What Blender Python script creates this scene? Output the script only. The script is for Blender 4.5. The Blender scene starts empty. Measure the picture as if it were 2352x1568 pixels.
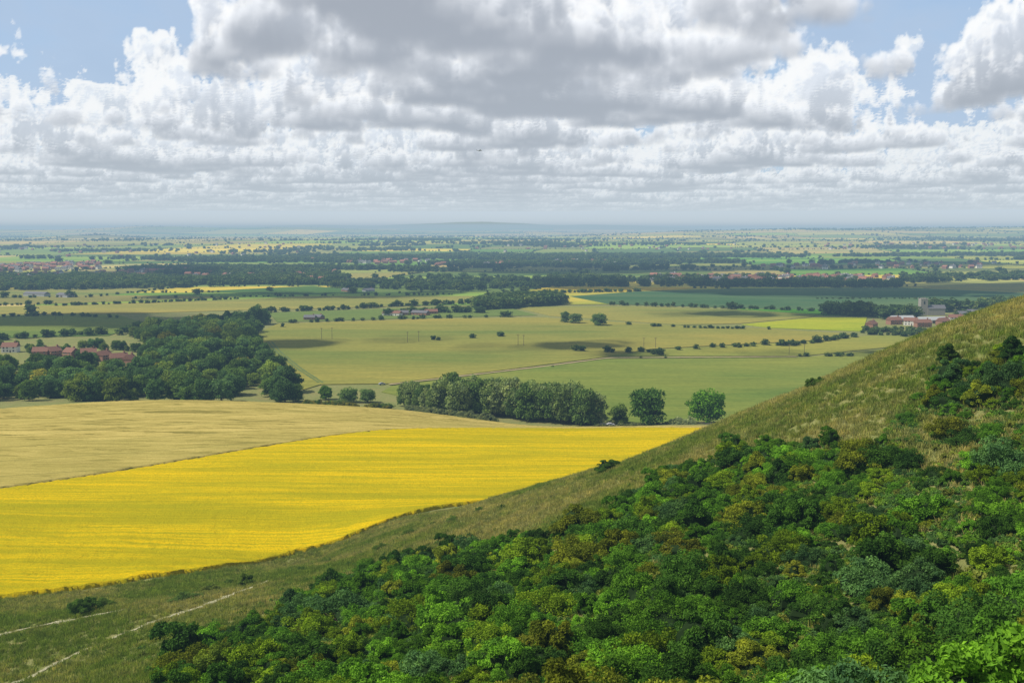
import bpy, math, numpy as np, time
from mathutils import Vector
T0=time.time()
S=bpy.context.scene
S.view_settings.view_transform='Standard'; S.view_settings.look='None'; S.view_settings.exposure=0
rng=np.random.default_rng(7)
EYE=100.0; FP=2296.0; PITCH=math.atan(262/2296)
# ------------------------------------------------ camera
cd=bpy.data.cameras.new('camera'); cam=bpy.data.objects.new('camera',cd); S.collection.objects.link(cam)
cd.lens=36*FP/2362; cd.sensor_width=36; cd.clip_start=0.5; cd.clip_end=300000
cam.location=(0,0,EYE); cam.rotation_euler=(math.pi/2-PITCH,0,0); S.camera=cam
# survey helpers : turn sight-line angles into positions on the land
def ray(px,py):
    u=(px-1181)/FP; v=(787.5-py)/FP; c,s=math.cos(PITCH),math.sin(PITCH)
    return u/(c+v*s),(-s+v*c)/(c+v*s)
def P(px,py,d,dz=0):
    a,b=ray(px,py); return (a*d,d,EYE+b*d+dz)
def proj(x,y,z):
    c,s=math.cos(PITCH),math.sin(PITCH); dz=z-EYE
    f=y*c-dz*s; v=y*s+dz*c
    return 1181+FP*x/f, 787.5-FP*v/f
# ------------------------------------------------ noise tiles
def spec2(n,beta,seed):
    r=np.random.default_rng(seed); a=np.fft.rfft2(r.standard_normal((n,n)))
    kx=np.fft.fftfreq(n)[:,None]*n; ky=np.fft.rfftfreq(n)[None,:]*n
    k=np.sqrt(kx*kx+ky*ky); k[0,0]=1; f=k**(-beta); f[0,0]=0; f[k<1.5]*=.3
    b=np.fft.irfft2(a*f,s=(n,n)); return (b/b.std()).astype(np.float32)
def bil(T,x,y,period):
    n=T.shape[0]; x=np.asarray(x)/period*n; y=np.asarray(y)/period*n
    i=np.floor(x); j=np.floor(y); fx=x-i; fy=y-j; i=i.astype(np.int64)%n; j=j.astype(np.int64)%n
    i1=(i+1)%n; j1=(j+1)%n
    return (T[i,j]*(1-fx)+T[i1,j]*fx)*(1-fy)+(T[i,j1]*(1-fx)+T[i1,j1]*fx)*fy
N2=spec2(512,1.9,3); N2b=spec2(512,1.5,11)
# ------------------------------------------------ terrain
ctrl=[P(2362,690,200),P(2200,745,205),P(2000,830,212),P(1800,920,220),P(1600,1000,230),P(1450,1065,236),
P(1300,1110,243),P(1100,1165,250),P(900,1225,256),P(700,1300,250),
P(0,1575,150),P(400,1575,108,-1),P(700,1575,86,-3),P(1000,1575,74,-3),P(1400,1575,66,-3.5),P(1900,1575,60,-3.5),P(2362,1575,56,-3.5),
P(0,1440,185),P(400,1400,180),P(700,1400,140,-3),P(1000,1350,128,-3),P(1400,1300,110,-3),P(1900,1300,95,-3),P(2362,1250,88,-3),
P(700,1350,190),P(1600,1120,150,-3),P(2000,1050,135,-3),P(2362,950,130,-2),P(1300,1200,150,-3),P(1000,1290,170,-2),
P(0,1390,210),P(500,1315,240),P(800,1245,268),P(0,1135,320),P(400,1070,360),P(900,995,420),P(1600,993,430),P(600,1180,300),P(1200,1050,372),
P(400,930,500),P(0,955,470),P(700,935,510),P(940,950,510),P(1250,985,490)]
for q in [(130,280,-45),(90,300,-68),(50,300,-78),(10,300,-84.5),(150,380,-84),(200,300,-45),(250,400,-75),(220,200,4),(300,250,0),(-30,290,-85),
(0,0,-1.8),(30,0,6),(-30,0,-12),(0,30,-16.5),(25,30,-14),(-30,40,-27),(60,60,-20),(100,100,-8),(150,120,5),(60,0,12),(-80,0,-40),(-80,80,-54),(-150,60,-74),
(-150,150,-78),(0,-60,5),(100,-60,20),(-100,-60,-30),(-250,100,-85),(-250,250,-85),(-350,450,-88),(-350,350,-87),(400,100,10),(400,300,-15),(420,460,-90),(250,500,-98),(130,500,-98),(-450,100,-86),(-450,-60,-80),(300,-60,20)]:
    ctrl.append((q[0],q[1],EYE+q[2]))
C=np.array(ctrl,float); SC=100.0
def tps_k(r2): return np.where(r2>1e-9, r2*np.log(np.maximum(r2,1e-9))*.5,0)
X=C[:,:2]/SC; n=len(C)
K=tps_k(((X[:,None]-X[None])**2).sum(-1))+np.eye(n)*0.002
A=np.zeros((n+3,n+3)); A[:n,:n]=K; A[:n,n]=1; A[:n,n+1:]=X; A[n,:n]=1; A[n+1:,:n]=X.T
W=np.linalg.solve(A,np.concatenate([C[:,2],[0,0,0]]))
def sst(a,b,x): t=np.clip((x-a)/(b-a),0,1); return t*t*(3-2*t)
def H(x,y):
    x=np.atleast_1d(np.asarray(x,float)); y=np.atleast_1d(np.asarray(y,float)); shp=x.shape
    x=x.ravel(); y=y.ravel(); out=np.zeros_like(x)
    near=(y<640)&(np.abs(x)<1500)
    xi=np.clip(x[near],-450,430); yi=np.clip(y[near],-100,640)
    z=np.zeros(len(xi))
    for s in range(0,len(xi),20000):
        q=np.stack([xi[s:s+20000],yi[s:s+20000]],1)/SC
        k=tps_k(((q[:,None]-X[None])**2).sum(-1)); z[s:s+20000]=k@W[:n]+W[n]+q@W[n+1:]
    z=np.clip(z,0,150); z+=bil(N2b,xi,yi,400)*0.35*sst(330,230,yi)
    # field rise falls away to the plain
    w=1-sst(500,590,yi); w2=1-sst(500,1400,np.abs(x[near]))
    out[near]=z*w*w2
    far=y>3500
    xf,yf=x[far],y[far]; az=xf/yf; g=sst(3500,6000,yf)
    zz=g*(np.maximum(bil(N2,xf,yf,24000),-.8)+.8)*9
    zz+=sst(.0,.35,az)*(98+13*bil(N2,xf,yf*.3,14000))*np.exp(-((yf-11000)/2600)**2)
    zz+=(62+26*bil(N2,xf+5000,yf*.2,22000))*np.exp(-((yf-15500)/1500)**2)*(1-sst(.05,.2,az))
    zz+=(70+85*np.exp(-((az+.14)/.2)**2)+38*bil(N2,xf,yf*.2,34000))*np.exp(-((yf-24000)/3000)**2)
    zz+=45*np.exp(-((az+.42)/.05)**2)*np.exp(-((yf-8500)/700)**2)
    out[far]=np.maximum(zz,0)
    return out.reshape(shp)
def hit(px,py,dmin=120,dmax=20000,z0=None):
    a,b=ray(px,py)
    if z0 is not None:
        d=(z0-EYE)/b; return np.array([a*d,d])
    d=np.exp(np.linspace(math.log(dmin),math.log(dmax),1500)); h=H(a*d,d); r=EYE+b*d
    i=np.argmax(r<h)
    if not (r<h).any(): i=-1
    if i>0:
        t=(r[i-1]-h[i-1])/((r[i-1]-h[i-1])-(r[i]-h[i])); dd=d[i-1]+(d[i]-d[i-1])*t
    else: dd=d[i]
    return np.array([a*dd,dd])
# ------------------------------------------------ mesh + material helpers
def mk(name,V,F,mats=(),mi=None,fattr=None,cattr=None,smooth=False,link=True):
    V=np.asarray(V,np.float32); F=np.asarray(F,np.int32)
    me=bpy.data.meshes.new(name); me.vertices.add(len(V)); me.vertices.foreach_set('co',V.ravel())
    nf,k=F.shape; me.loops.add(nf*k); me.loops.foreach_set('vertex_index',F.ravel())
    me.polygons.add(nf); me.polygons.foreach_set('loop_start',np.arange(nf,dtype=np.int32)*k)
    try: me.polygons.foreach_set('loop_total',np.full(nf,k,np.int32))
    except Exception: pass
    for m in mats: me.materials.append(m)
    if mi is not None: me.polygons.foreach_set('material_index',np.asarray(mi,np.int32))
    me.update(calc_edges=True)
    if fattr:
        for k_,a in fattr.items():
            at=me.attributes.new(k_,'FLOAT','POINT'); at.data.foreach_set('value',np.asarray(a,np.float32).ravel())
    if cattr:
        for k_,a in cattr.items():
            at=me.attributes.new(k_,'FLOAT_COLOR','POINT'); a=np.asarray(a,np.float32)
            if a.shape[1]==3: a=np.concatenate([a,np.ones((len(a),1),np.float32)],1)
            at.data.foreach_set('color',a.ravel())
    me.polygons.foreach_set('use_smooth',np.full(nf,smooth))
    me.validate()
    ob=bpy.data.objects.new(name,me)
    if link: S.collection.objects.link(ob)
    return ob
class G:
    def __init__(s,tree): s.t=tree; s.n=tree.nodes; s.l=tree.links
    def a(s,typ,ins=None,**kw):
        nd=s.n.new(typ)
        for k,v in kw.items(): setattr(nd,k,v)
        for k,v in (ins or {}).items():
            if isinstance(v,bpy.types.NodeSocket): s.l.new(v,nd.inputs[k])
            else: nd.inputs[k].default_value=v
        return nd
    def math(s,op,a,b=0.0): return s.a('ShaderNodeMath',{0:a,1:b},operation=op).outputs[0]
    def mix(s,f,a,b,bt='MIX'):
        nd=s.a('ShaderNodeMix',data_type='RGBA',blend_type=bt)
        for i,v in ((0,f),(6,a),(7,b)):
            if isinstance(v,bpy.types.NodeSocket): s.l.new(v,nd.inputs[i])
            else: nd.inputs[i].default_value=(v if i==0 else (tuple(v)+(1,))[:4])
        return nd.outputs[2]
    def ramp(s,f,stops):
        nd=s.a('ShaderNodeValToRGB',{0:f}); cr=nd.color_ramp
        while len(cr.elements)<len(stops): cr.elements.new(.5)
        for e,(p,c) in zip(cr.elements,stops):
            e.position=p; e.color=(c,c,c,1) if isinstance(c,(int,float)) else tuple(c)+(1,)
        return nd.outputs[0]
    def noise(s,vec,scale,detail=4,rough=.55,dist=0):
        return s.a('ShaderNodeTexNoise',{'Vector':vec,'Scale':scale,'Detail':detail,'Roughness':rough,'Distortion':dist}).outputs[0]
def mat(name):
    m=bpy.data.materials.new(name); m.use_nodes=True; m.node_tree.nodes.clear(); g=G(m.node_tree)
    g.out=g.a('ShaderNodeOutputMaterial'); return m,g
def pos(g): return g.a('ShaderNodeNewGeometry').outputs['Position']
def mapv(g,v,scale=(1,1,1),rot=0):
    return g.a('ShaderNodeMapping',{'Vector':v,'Scale':scale,'Rotation':(0,0,rot)}).outputs[0]
def surf(g,col,rough=.9,bump=None,bs=.5,bd=.3,spec=.15):
    ins={'Base Color':col if isinstance(col,bpy.types.NodeSocket) else tuple(col)+(1,),'Roughness':rough,'Specular IOR Level':spec}
    if bump is not None:
        ins['Normal']=g.a('ShaderNodeBump',{'Height':bump,'Strength':bs,'Distance':bd}).outputs[0]
    g.l.new(g.a('ShaderNodeBsdfPrincipled',ins).outputs[0],g.out.inputs[0])
def simple(name,c,rough=.8,var=.25,scale=1.5,spec=.2):
    m,g=mat(name); p=pos(g); nz=g.noise(p,scale,5)
    surf(g,g.mix(nz,[x*(1-var) for x in c],[x*(1+var) for x in c]),rough,spec=spec); return m
def leafmat(name,tint=None,white=0.0,transl=.3):
    m,g=mat(name)
    if tint is None: t=g.a('ShaderNodeAttribute',attribute_type='INSTANCER',attribute_name='tint').outputs['Color']
    else: t=g.a('ShaderNodeRGB').outputs[0]; t.default_value=tuple(tint)+(1,)
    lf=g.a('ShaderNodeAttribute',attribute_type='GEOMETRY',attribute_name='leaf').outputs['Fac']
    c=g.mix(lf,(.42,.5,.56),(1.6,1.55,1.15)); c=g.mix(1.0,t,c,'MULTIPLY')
    nz=g.noise(pos(g),.35,3); k=g.ramp(nz,[(.3,(.72,.8,.85)),(.7,(1.25,1.18,1.0))])
    c=g.mix(1.0,c,k,'MULTIPLY')
    if white>0: c=g.mix(g.math('GREATER_THAN',lf,1-white),c,(.55,.56,.45))
    d=g.a('ShaderNodeBsdfDiffuse',{'Color':c}); tr=g.a('ShaderNodeBsdfTranslucent',{'Color':g.mix(1.0,c,(1.1,1.2,.5),'MULTIPLY')})
    g.l.new(g.a('ShaderNodeMixShader',{0:transl,1:d.outputs[0],2:tr.outputs[0]}).outputs[0],g.out.inputs[0]); return m
bark=simple('bark',(.09,.07,.05),.95); core=simple('dark_crown_core',(.018,.034,.011),1,spec=0)  # core: dark solid blob inside crowns, added to stop see-through
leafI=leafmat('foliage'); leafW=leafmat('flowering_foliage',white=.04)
# ------------------------------------------------ plants
def tube(a,b,r0,r1,k=6):
    a=np.array(a,float); b=np.array(b,float); d=b-a; d/=np.linalg.norm(d)+1e-9
    u=np.cross(d,[1,0,0] if abs(d[0])<.8 else [0,1,0]); u/=np.linalg.norm(u); w=np.cross(d,u)
    th=np.arange(k)/k*2*math.pi; ring=np.cos(th)[:,None]*u+np.sin(th)[:,None]*w
    V=np.concatenate([a+ring*r0,b+ring*r1]); i=np.arange(k); j=(i+1)%k
    return V,np.stack([i,j,j+k,i+k],1)
def blob(c,r,rz,seed,k=10,m=7,amp=.18):
    r_=np.random.default_rng(seed); V=[];F=[]
    for i in range(m):
        ph=math.pi*(i+.03)/(m-1+.06)
        for j in range(k):
            t=2*math.pi*j/k; q=1+amp*r_.standard_normal()*(0<i<m-1)
            V.append((c[0]+r*q*math.sin(ph)*math.cos(t),c[1]+r*q*math.sin(ph)*math.sin(t),c[2]+rz*q*math.cos(ph)))
    for i in range(m-1):
        for j in range(k): F.append((i*k+j,i*k+(j+1)%k,(i+1)*k+(j+1)%k,(i+1)*k+j))
    return np.array(V),np.array(F)
def leaves(cs,rs,n,size,r,asp=.6,jit=.7):
    w=rs**2; w=w/w.sum(); k=r.choice(len(cs),n,p=w)
    d=r.standard_normal((n,3)); d[:,2]=np.where(d[:,2]<-.3*np.abs(d[:,0]),-d[:,2]*.8,d[:,2]); d/=np.linalg.norm(d,axis=1)[:,None]
    p=cs[k]+d*(rs[k]*(.7+.42*r.random(n)**1.5))[:,None]
    nn=d+jit*r.standard_normal((n,3)); nn/=np.linalg.norm(nn,axis=1)[:,None]
    u=np.cross(nn,r.standard_normal((n,3))); u/=np.linalg.norm(u,axis=1)[:,None]; v=np.cross(nn,u)
    s=(size*(.55+.9*r.random(n)))[:,None]
    V=np.stack([p-u*s,p-v*s*asp+nn*s*.15,p+u*s,p+v*s*asp+nn*s*.15],1).reshape(-1,3)
    F=np.arange(4*n).reshape(n,4); 
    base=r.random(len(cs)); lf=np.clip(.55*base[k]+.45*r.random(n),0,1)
    return V,F,np.repeat(lf,4)
def plant(name,parts,lv,mats,link=False):
    Vs=[];Fs=[];M=[];L=[];o=0
    for (V,F,m) in parts:
        Vs.append(V);Fs.append(F+o);M+= [m]*len(F);L.append(np.zeros(len(V)));o+=len(V)
    V,F,l=lv; Vs.append(V);Fs.append(F+o);M+=[0]*len(F);L.append(l)
    return mk(name,np.concatenate(Vs),np.concatenate(Fs),mats,M,{'leaf':np.concatenate(L)},link=link)
def tree(name,h,r,th,seed,nl,ls,npf=45,mats=None,link=False,limbs=7):
    q=np.random.default_rng(seed); ch=(h-th)/2; cz=th+ch
    d=q.standard_normal((npf,3)); d/=np.linalg.norm(d,axis=1)[:,None]; f=.35+.5*q.random(npf)
    cs=d*f[:,None]*np.array([r,r,ch])+np.array([0,0,cz]); rs=(.2+.17*q.random(npf))*min(r,ch)*1.1
    low=cs[:,2]<cz; cs[low,:2]*=1.12
    ns=npf//4; a=q.random(ns)*6.28; rr=r*(.45+.4*q.random(ns)); cs2=np.stack([rr*np.cos(a),rr*np.sin(a),th+ch*(.15+.35*q.random(ns))],1)
    cs=np.concatenate([cs,cs2]); rs=np.concatenate([rs,(.18+.12*q.random(ns))*min(r,ch)*1.1]); npf=len(cs)
    parts=[]
    tw=.028*h
    V,F=tube((0,0,-1),(0,0,th+ch*.5),tw,tw*.6); parts.append((V,F,1))
    for i in range(limbs):
        c=cs[q.integers(npf)]; V,F=tube((0,0,th*(.6+.5*q.random())),c,tw*.45,tw*.12,5); parts.append((V,F,1))
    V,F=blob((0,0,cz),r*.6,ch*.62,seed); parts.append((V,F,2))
    return plant(name,parts,leaves(cs,rs,nl,ls,q),mats or [leafI,bark,core],link)
def bush(name,h,r,seed,nl,ls,npf=40,mats=None,link=False,spiky=.3,pr=.16):
    q=np.random.default_rng(seed); d=q.standard_normal((npf,3)); d[:,2]=np.abs(d[:,2]); d/=np.linalg.norm(d,axis=1)[:,None]
    f=.4+.5*q.random(npf)+spiky*.45*(q.random(npf)>.7)
    st=q.normal(0,.28*r,(3,2)); k=q.integers(3,size=npf); hz=np.array([1,.72+.2*q.random(),.6+.2*q.random()])[k]
    cs=d*f[:,None]*np.array([r*.85,r*.85,h*.78])*np.c_[np.ones(npf),np.ones(npf),hz]+np.c_[st[k],np.full(npf,h*.12)]; rs=(pr*.6+pr*.8*q.random(npf))*r
    parts=[]
    for i in range(8):
        V,F=tube((.2*q.standard_normal(),.2*q.standard_normal(),-.6),cs[q.integers(npf)],.09,.02,5); parts.append((V,F,1))
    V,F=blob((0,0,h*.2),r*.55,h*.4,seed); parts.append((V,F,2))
    return plant(name,parts,leaves(cs,rs,nl,ls,q,asp=.5,jit=.75),mats or [leafI,bark,core],link)
def instancer(name,protos,pts,rotz,scl,idx,tint,tilt=None):
    col=bpy.data.collections.new(name+'_plants')
    protos=sorted(protos,key=lambda o:o.name)
    for o in protos: col.objects.link(o)
    n=len(pts); me=bpy.data.meshes.new(name); me.vertices.add(n); me.vertices.foreach_set('co',np.asarray(pts,np.float32).ravel())
    def at(k,t,f,a): x=me.attributes.new(k,t,'POINT'); x.data.foreach_set(f,np.asarray(a).ravel())
    rv=np.zeros((n,3),np.float32); rv[:,2]=rotz
    if tilt is not None: rv[:,:2]=tilt
    sc=np.asarray(scl,np.float32); sc=np.repeat(sc[:,None],3,1) if sc.ndim==1 else sc
    at('rv','FLOAT_VECTOR','vector',rv); at('sv','FLOAT_VECTOR','vector',sc); at('idx','INT','value',np.asarray(idx,np.int32))
    tt=np.concatenate([np.asarray(tint,np.float32),np.ones((n,1),np.float32)],1); at('tint','FLOAT_COLOR','color',tt)
    ob=bpy.data.objects.new(name,me); S.collection.objects.link(ob)
    t=bpy.data.node_groups.new(name,'GeometryNodeTree')
    t.interface.new_socket('Geometry',in_out='INPUT',socket_type='NodeSocketGeometry'); t.interface.new_socket('Geometry',in_out='OUTPUT',socket_type='NodeSocketGeometry')
    g=G(t); gi=g.a('NodeGroupInput'); go=g.a('NodeGroupOutput')
    ci=g.a('GeometryNodeCollectionInfo'); ci.inputs['Collection'].default_value=col; ci.inputs['Separate Children'].default_value=True; ci.inputs['Reset Children'].default_value=True
    def na(k,dt): nd=g.a('GeometryNodeInputNamedAttribute',data_type=dt); nd.inputs[0].default_value=k; return nd.outputs[0]
    e2r=g.a('FunctionNodeEulerToRotation',{0:na('rv','FLOAT_VECTOR')})
    ip=g.a('GeometryNodeInstanceOnPoints',{'Points':gi.outputs[0],'Instance':ci.outputs[0],'Pick Instance':True,'Instance Index':na('idx','INT'),'Rotation':e2r.outputs[0],'Scale':na('sv','FLOAT_VECTOR')})
    g.l.new(ip.outputs[0],go.inputs[0])
    md=ob.modifiers.new('scatter','NODES'); md.node_group=t
    return ob
def inpoly(px,py,poly):
    px=np.asarray(px);py=np.asarray(py);c=np.zeros(px.shape,bool);n_=len(poly);j=n_-1
    for i in range(n_):
        xi,yi=poly[i];xj,yj=poly[j]
        c^=((yi>py)!=(yj>py))&(px<(xj-xi)*(py-yi)/((yj-yi)+1e-12)+xi); j=i
    return c
def gpoly(pl,z0=0): return [tuple(hit(a,b,z0=z0)) for a,b in pl]
# ------------------------------------------------ ground sheet
xs=list(np.arange(-420,420.1,2.2)); s=2.2;x=xs[-1];r_=[]
while x<75000: s=min(s*1.09,1200); x+=s; r_.append(x)
xs=[-q for q in r_[::-1]]+xs+r_
ys=list(np.arange(-70,620.1,2.2)); s=2.2;y=ys[-1];u_=[]
while y<75000: s=min(s*1.06,max(40,y*.03)); y+=s; u_.append(y)
ys=[-3000,-800,-300,-150,-100]+ys+u_
XX,YY=np.meshgrid(np.array(xs),np.array(ys),indexing='ij'); ZZ=H(XX,YY)
ZZ=ZZ-4*sst(1200,1700,YY)
nx,ny=XX.shape; I=np.arange(nx*ny).reshape(nx,ny)
F=np.stack([I[:-1,:-1],I[1:,:-1],I[1:,1:],I[:-1,1:]],-1).reshape(-1,4)
m,g=mat('grassland'); p=pos(g)
n1=g.noise(p,.03,5,.6); n2=g.noise(p,.35,6,.65); n3=g.noise(p,3.0,4,.7); 
c=g.ramp(n1,[(.35,(.12,.18,.035)),(.5,(.19,.205,.06)),(.65,(.27,.24,.09))])
c2=g.ramp(n2,[(.3,(.10,.145,.03)),(.5,(.19,.205,.06)),(.7,(.32,.27,.13))])
c=g.mix(.55,c,c2); c=g.mix(.4,c,g.ramp(n3,[(.3,(.09,.115,.03)),(.7,(.32,.3,.14))]))
red=g.math('MULTIPLY',g.ramp(g.noise(p,.12,3),[(.55,0.0),(.65,.5)]),g.ramp(g.noise(p,1.6,3),[(.5,0.0),(.6,1.0)]))
c=g.mix(red,c,(.26,.13,.07))
surf(g,c,1,g.math('ADD',g.math('MULTIPLY',n2,1.0),g.math('MULTIPLY',n3,.5)),.7,.5,0)
ground=mk('ground',np.stack([XX,YY,ZZ],-1).reshape(-1,3),F,[m],smooth=True)
print('ground',time.time()-T0)
# ------------------------------------------------ big crops
def curve(pts,n):
    pts=np.array(pts,float); d=np.r_[0,np.cumsum(np.linalg.norm(np.diff(pts,axis=0),axis=1))]
    t=np.linspace(0,d[-1],n); a=np.stack([np.interp(t,d,pts[:,k]) for k in (0,1)],1)
    k=max(3,n//30); ker=np.ones(k)/k
    for _ in range(2):
        q=np.pad(a,((k//2,k-1-k//2),(0,0)),mode='edge'); a=np.stack([np.convolve(q[:,k_],ker,'valid') for k_ in (0,1)],1)
    return a
def loft(name,L,U,nu,nv,h,mats,rough=0.0):
    a=curve(L,nu); b=curve(U,nu); t=np.linspace(0,1,nv)
    wob=.35*np.random.default_rng(4).standard_normal(nu); a[:,1]+=wob; b[:,1]+=wob[::-1]
    xy=a[:,None]*(1-t)[None,:,None]+b[:,None]*t[None,:,None]
    z=H(xy[...,0],xy[...,1])+h+rough*np.random.default_rng(1).standard_normal(xy.shape[:2])
    z[0]-=h+.5; z[-1]-=h+.5; z[:,0]-=h+.5; z[:,-1]-=h+.5
    xy[:,0]=xy[:,1]+(xy[:,0]-xy[:,1])*.15; xy[:,-1]=xy[:,-2]+(xy[:,-1]-xy[:,-2])*.15
    I=np.arange(nu*nv).reshape(nu,nv); F=np.stack([I[:-1,:-1],I[1:,:-1],I[1:,1:],I[:-1,1:]],-1).reshape(-1,4)
    return mk(name,np.concatenate([xy,z[...,None]],-1).reshape(-1,3),F,mats,smooth=True)
Rl=[hit(*q) for q in [(-450,1440),(-200,1410),(0,1385),(200,1362),(500,1315),(660,1282),(800,1247)]]+[(-20,297),(25,325),(70,362),(110,405),(150,440)]
Ru=[hit(*q) for q in [(-450,1195),(-200,1165),(0,1133),(200,1104),(400,1071),(650,1028),(820,1002),(930,994),(1100,992),(1250,992),(1400,992),(1600,993)]]+[(110,436),(152,446)]
m,g=mat('rapeseed_flowers'); p=pos(g)
dirr=math.radians(-22)
st=mapv(g,p,(.02,.5,.3),dirr); s1=g.noise(st,1.0,6,.62,.4)
s2=g.noise(mapv(g,p,(.008,.06,.1),dirr),1.0,4,.6,.8); n3=g.noise(p,1.6,4,.7)
f=g.ramp(s1,[(.38,0.0),(.58,1.0)])
c=g.mix(f,(.40,.335,.006),(.68,.455,.002)); c=g.mix(g.ramp(s2,[(.38,.8),(.56,0.0)]),c,(.33,.29,.006))
c=g.mix(g.ramp(n3,[(.34,.55),(.55,0.0)]),c,(.27,.26,.008))
rows=g.ramp(g.noise(mapv(g,p,(.01,1.6,.3),dirr),1.0,3,.6),[(.36,.5),(.46,0.0)]); c=g.mix(rows,c,(.3,.31,.01))
surf(g,c,.9,g.math('ADD',n3,s1),.8,.6,0)
loft('rapeseed_field',Rl,Ru,420,120,1.2,[m],.07)
Wl=[np.array(q)+np.array([0,-.4]) for q in Ru]
Wu=[ (ray(px,930)[0]*d,d) for px,d in [(-450,440),(-200,462),(0,485),(200,502),(400,516),(700,524),(940,512),(1100,498),(1250,482),(1400,462),(1550,446)]]+[(112,444),(152,452)]
m,g=mat('ripening_barley'); p=pos(g)
st=mapv(g,p,(.03,.2,.3),math.radians(-8)); s1=g.noise(st,1.0,7,.68,1.4); s0=g.noise(mapv(g,p,(.006,.03,.1),math.radians(-8)),1.0,3)
n3=g.noise(p,1.4,4,.7)
c=g.ramp(s1,[(.39,(.19,.165,.035)),(.46,(.40,.32,.085)),(.6,(.54,.43,.13))])
c=g.mix(g.ramp(s0,[(.4,.6),(.6,0.0)]),c,(.35,.3,.075)); c=g.mix(g.ramp(n3,[(.35,.35),(.6,0.0)]),c,(.26,.21,.05))
tw=g.a('ShaderNodeTexWave',{'Vector':mapv(g,p,(1,1,1),math.radians(-20)),'Scale':.0125,'Distortion':.6,'Detail':1},bands_direction='Y').outputs['Fac']
c=g.mix(g.ramp(tw,[(0.0,.55),(.004,.4),(.012,0.0)]),c,(.22,.2,.05))
surf(g,c,.9,g.math('ADD',n3,g.math('MULTIPLY',s1,3.0)),.7,.5,0)
loft('barley_field',Wl,Wu,360,90,1.0,[m],.05)
dirt=simple('chalk_path',(.33,.31,.19),1,.35,.6)
def strip(name,pts,w,off,m,smooth=True,n=120):
    a=curve(pts,n); d=np.gradient(a,axis=0); d/=np.linalg.norm(d,axis=1)[:,None]+1e-9; nn=np.stack([-d[:,1],d[:,0]],1)
    ww=w*(1+.25*np.sin(np.arange(n)*1.3)+.2*np.sin(np.arange(n)*.37))[:,None]/2
    L=a-nn*ww; R=a+nn*ww; V=np.concatenate([np.c_[L,H(L[:,0],L[:,1])+off],np.c_[R,H(R[:,0],R[:,1])+off]])
    i=np.arange(n-1); return mk(name,V,np.stack([i,i+1,i+1+n,i+n],1),[m],smooth=True)
PATHS=[[(-60,1600),(60,1568),(150,1520),(250,1478),(340,1440),(480,1395),(640,1335)],[(-60,1475),(60,1450),(160,1432),(300,1405)]]
PW=[]
for pp in PATHS:
    w=[hit(*q) for q in pp]; strip('footpath',w,1.25,.13,dirt,n=200); PW.append(curve(w,60))
PW=np.concatenate(PW)
# ------------------------------------------------ plain: hand laid fields
m,g=mat('farmland'); p=pos(g)
col=g.a('ShaderNodeAttribute',attribute_type='GEOMETRY',attribute_name='col').outputs['Color']
n1=g.noise(mapv(g,p,(.0016,.006,1),.1),1.0,5,.6,.5); n2=g.noise(mapv(g,p,(.03,.22,1),.2),1.0,3,.6); n3=g.noise(p,.25,4,.7)
k=g.ramp(n1,[(.34,(.5,.7,.62)),(.46,(.82,.86,.78)),(.56,(1,.95,.85)),(.68,(1.15,1.0,.85))]); c=g.mix(1.0,col,k,'MULTIPLY')  # broad dark bluish bands painted into the crops for cloud shade
k=g.ramp(n2,[(.3,(.84,.88,.86)),(.7,(1.12,1.1,1.05))]); c=g.mix(1.0,c,k,'MULTIPLY')
k=g.ramp(n3,[(.3,(.85,.87,.87)),(.7,(1.12,1.1,1.08))]); c=g.mix(1.0,c,k,'MULTIPLY')
surf(g,c,1,spec=0); farm=m
FV=[];FF=[];FC=[];fo=0
def addquads(V,F,colr):
    global fo
    FV.append(V);FF.append(F+fo);FC.append(np.repeat(np.array([colr]),len(V),0));fo+=len(V)
import bmesh
def polyfield(name,pl,c,z=.6,world=False):
    pts=pl if world else gpoly(pl)
    bm=bmesh.new(); vs=[bm.verts.new((x,y,z)) for x,y in pts]; lo=[bm.verts.new((x,y,-1)) for x,y in pts]
    bm.faces.new(vs)
    for i in range(len(vs)): bm.faces.new((vs[i],lo[i],lo[(i+1)%len(vs)],vs[(i+1)%len(vs)]))
    bmesh.ops.recalc_face_normals(bm,faces=bm.faces)
    me=bpy.data.meshes.new(name); bm.to_mesh(me); bm.free(); me.materials.append(farm)
    at=me.attributes.new('col','FLOAT_COLOR','POINT'); at.data.foreach_set('color',np.tile(np.array(list(c)+[1],np.float32),len(me.vertices)))
    ob=bpy.data.objects.new(name,me); S.collection.objects.link(ob); return ob
PALE=(.25,.24,.06); BLG=(.09,.15,.07); YEL=(.44,.35,.04); LIM=(.29,.34,.025)
polyfield('wheat_field',[(580,775),(640,748),(1000,736),(1250,733),(1560,752),(1760,758),(1975,772),(1900,785),(1500,806),(1400,824),(1150,856),(900,886),(740,888),(700,900),(620,840)],PALE)
polyfield('wheat_field',[(880,905),(905,891),(1150,861),(1400,829),(1850,826),(2100,800),(2400,790),(2600,800),(2600,960),(1700,985),(1380,975),(1000,930)],(.185,.22,.05),.5)
polyfield('wheat_field',[(1410,822),(1505,808),(1910,786),(2000,775),(2362,772),(2500,785),(2110,796),(1850,822)],(.21,.235,.055),.55)
polyfield('pasture',[(1710,749),(1880,733),(2000,733),(1990,765),(1780,757)],LIM,.55)
polyfield('wheat_field',[(1180,708),(1450,707),(1900,722),(1870,732),(1705,747),(1570,750),(1270,729)],(.24,.24,.065),.5)
polyfield('pasture',[(1700,714),(2000,716),(2000,729),(1905,728)],(.13,.27,.03),.8)
polyfield('pasture',[(1315,684),(1480,672),(1700,666),(2080,664),(2362,676),(2500,700),(2362,700),(1900,716),(1400,701)],BLG,.5)  # cloud shade is put into this field's dark blue-green
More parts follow.
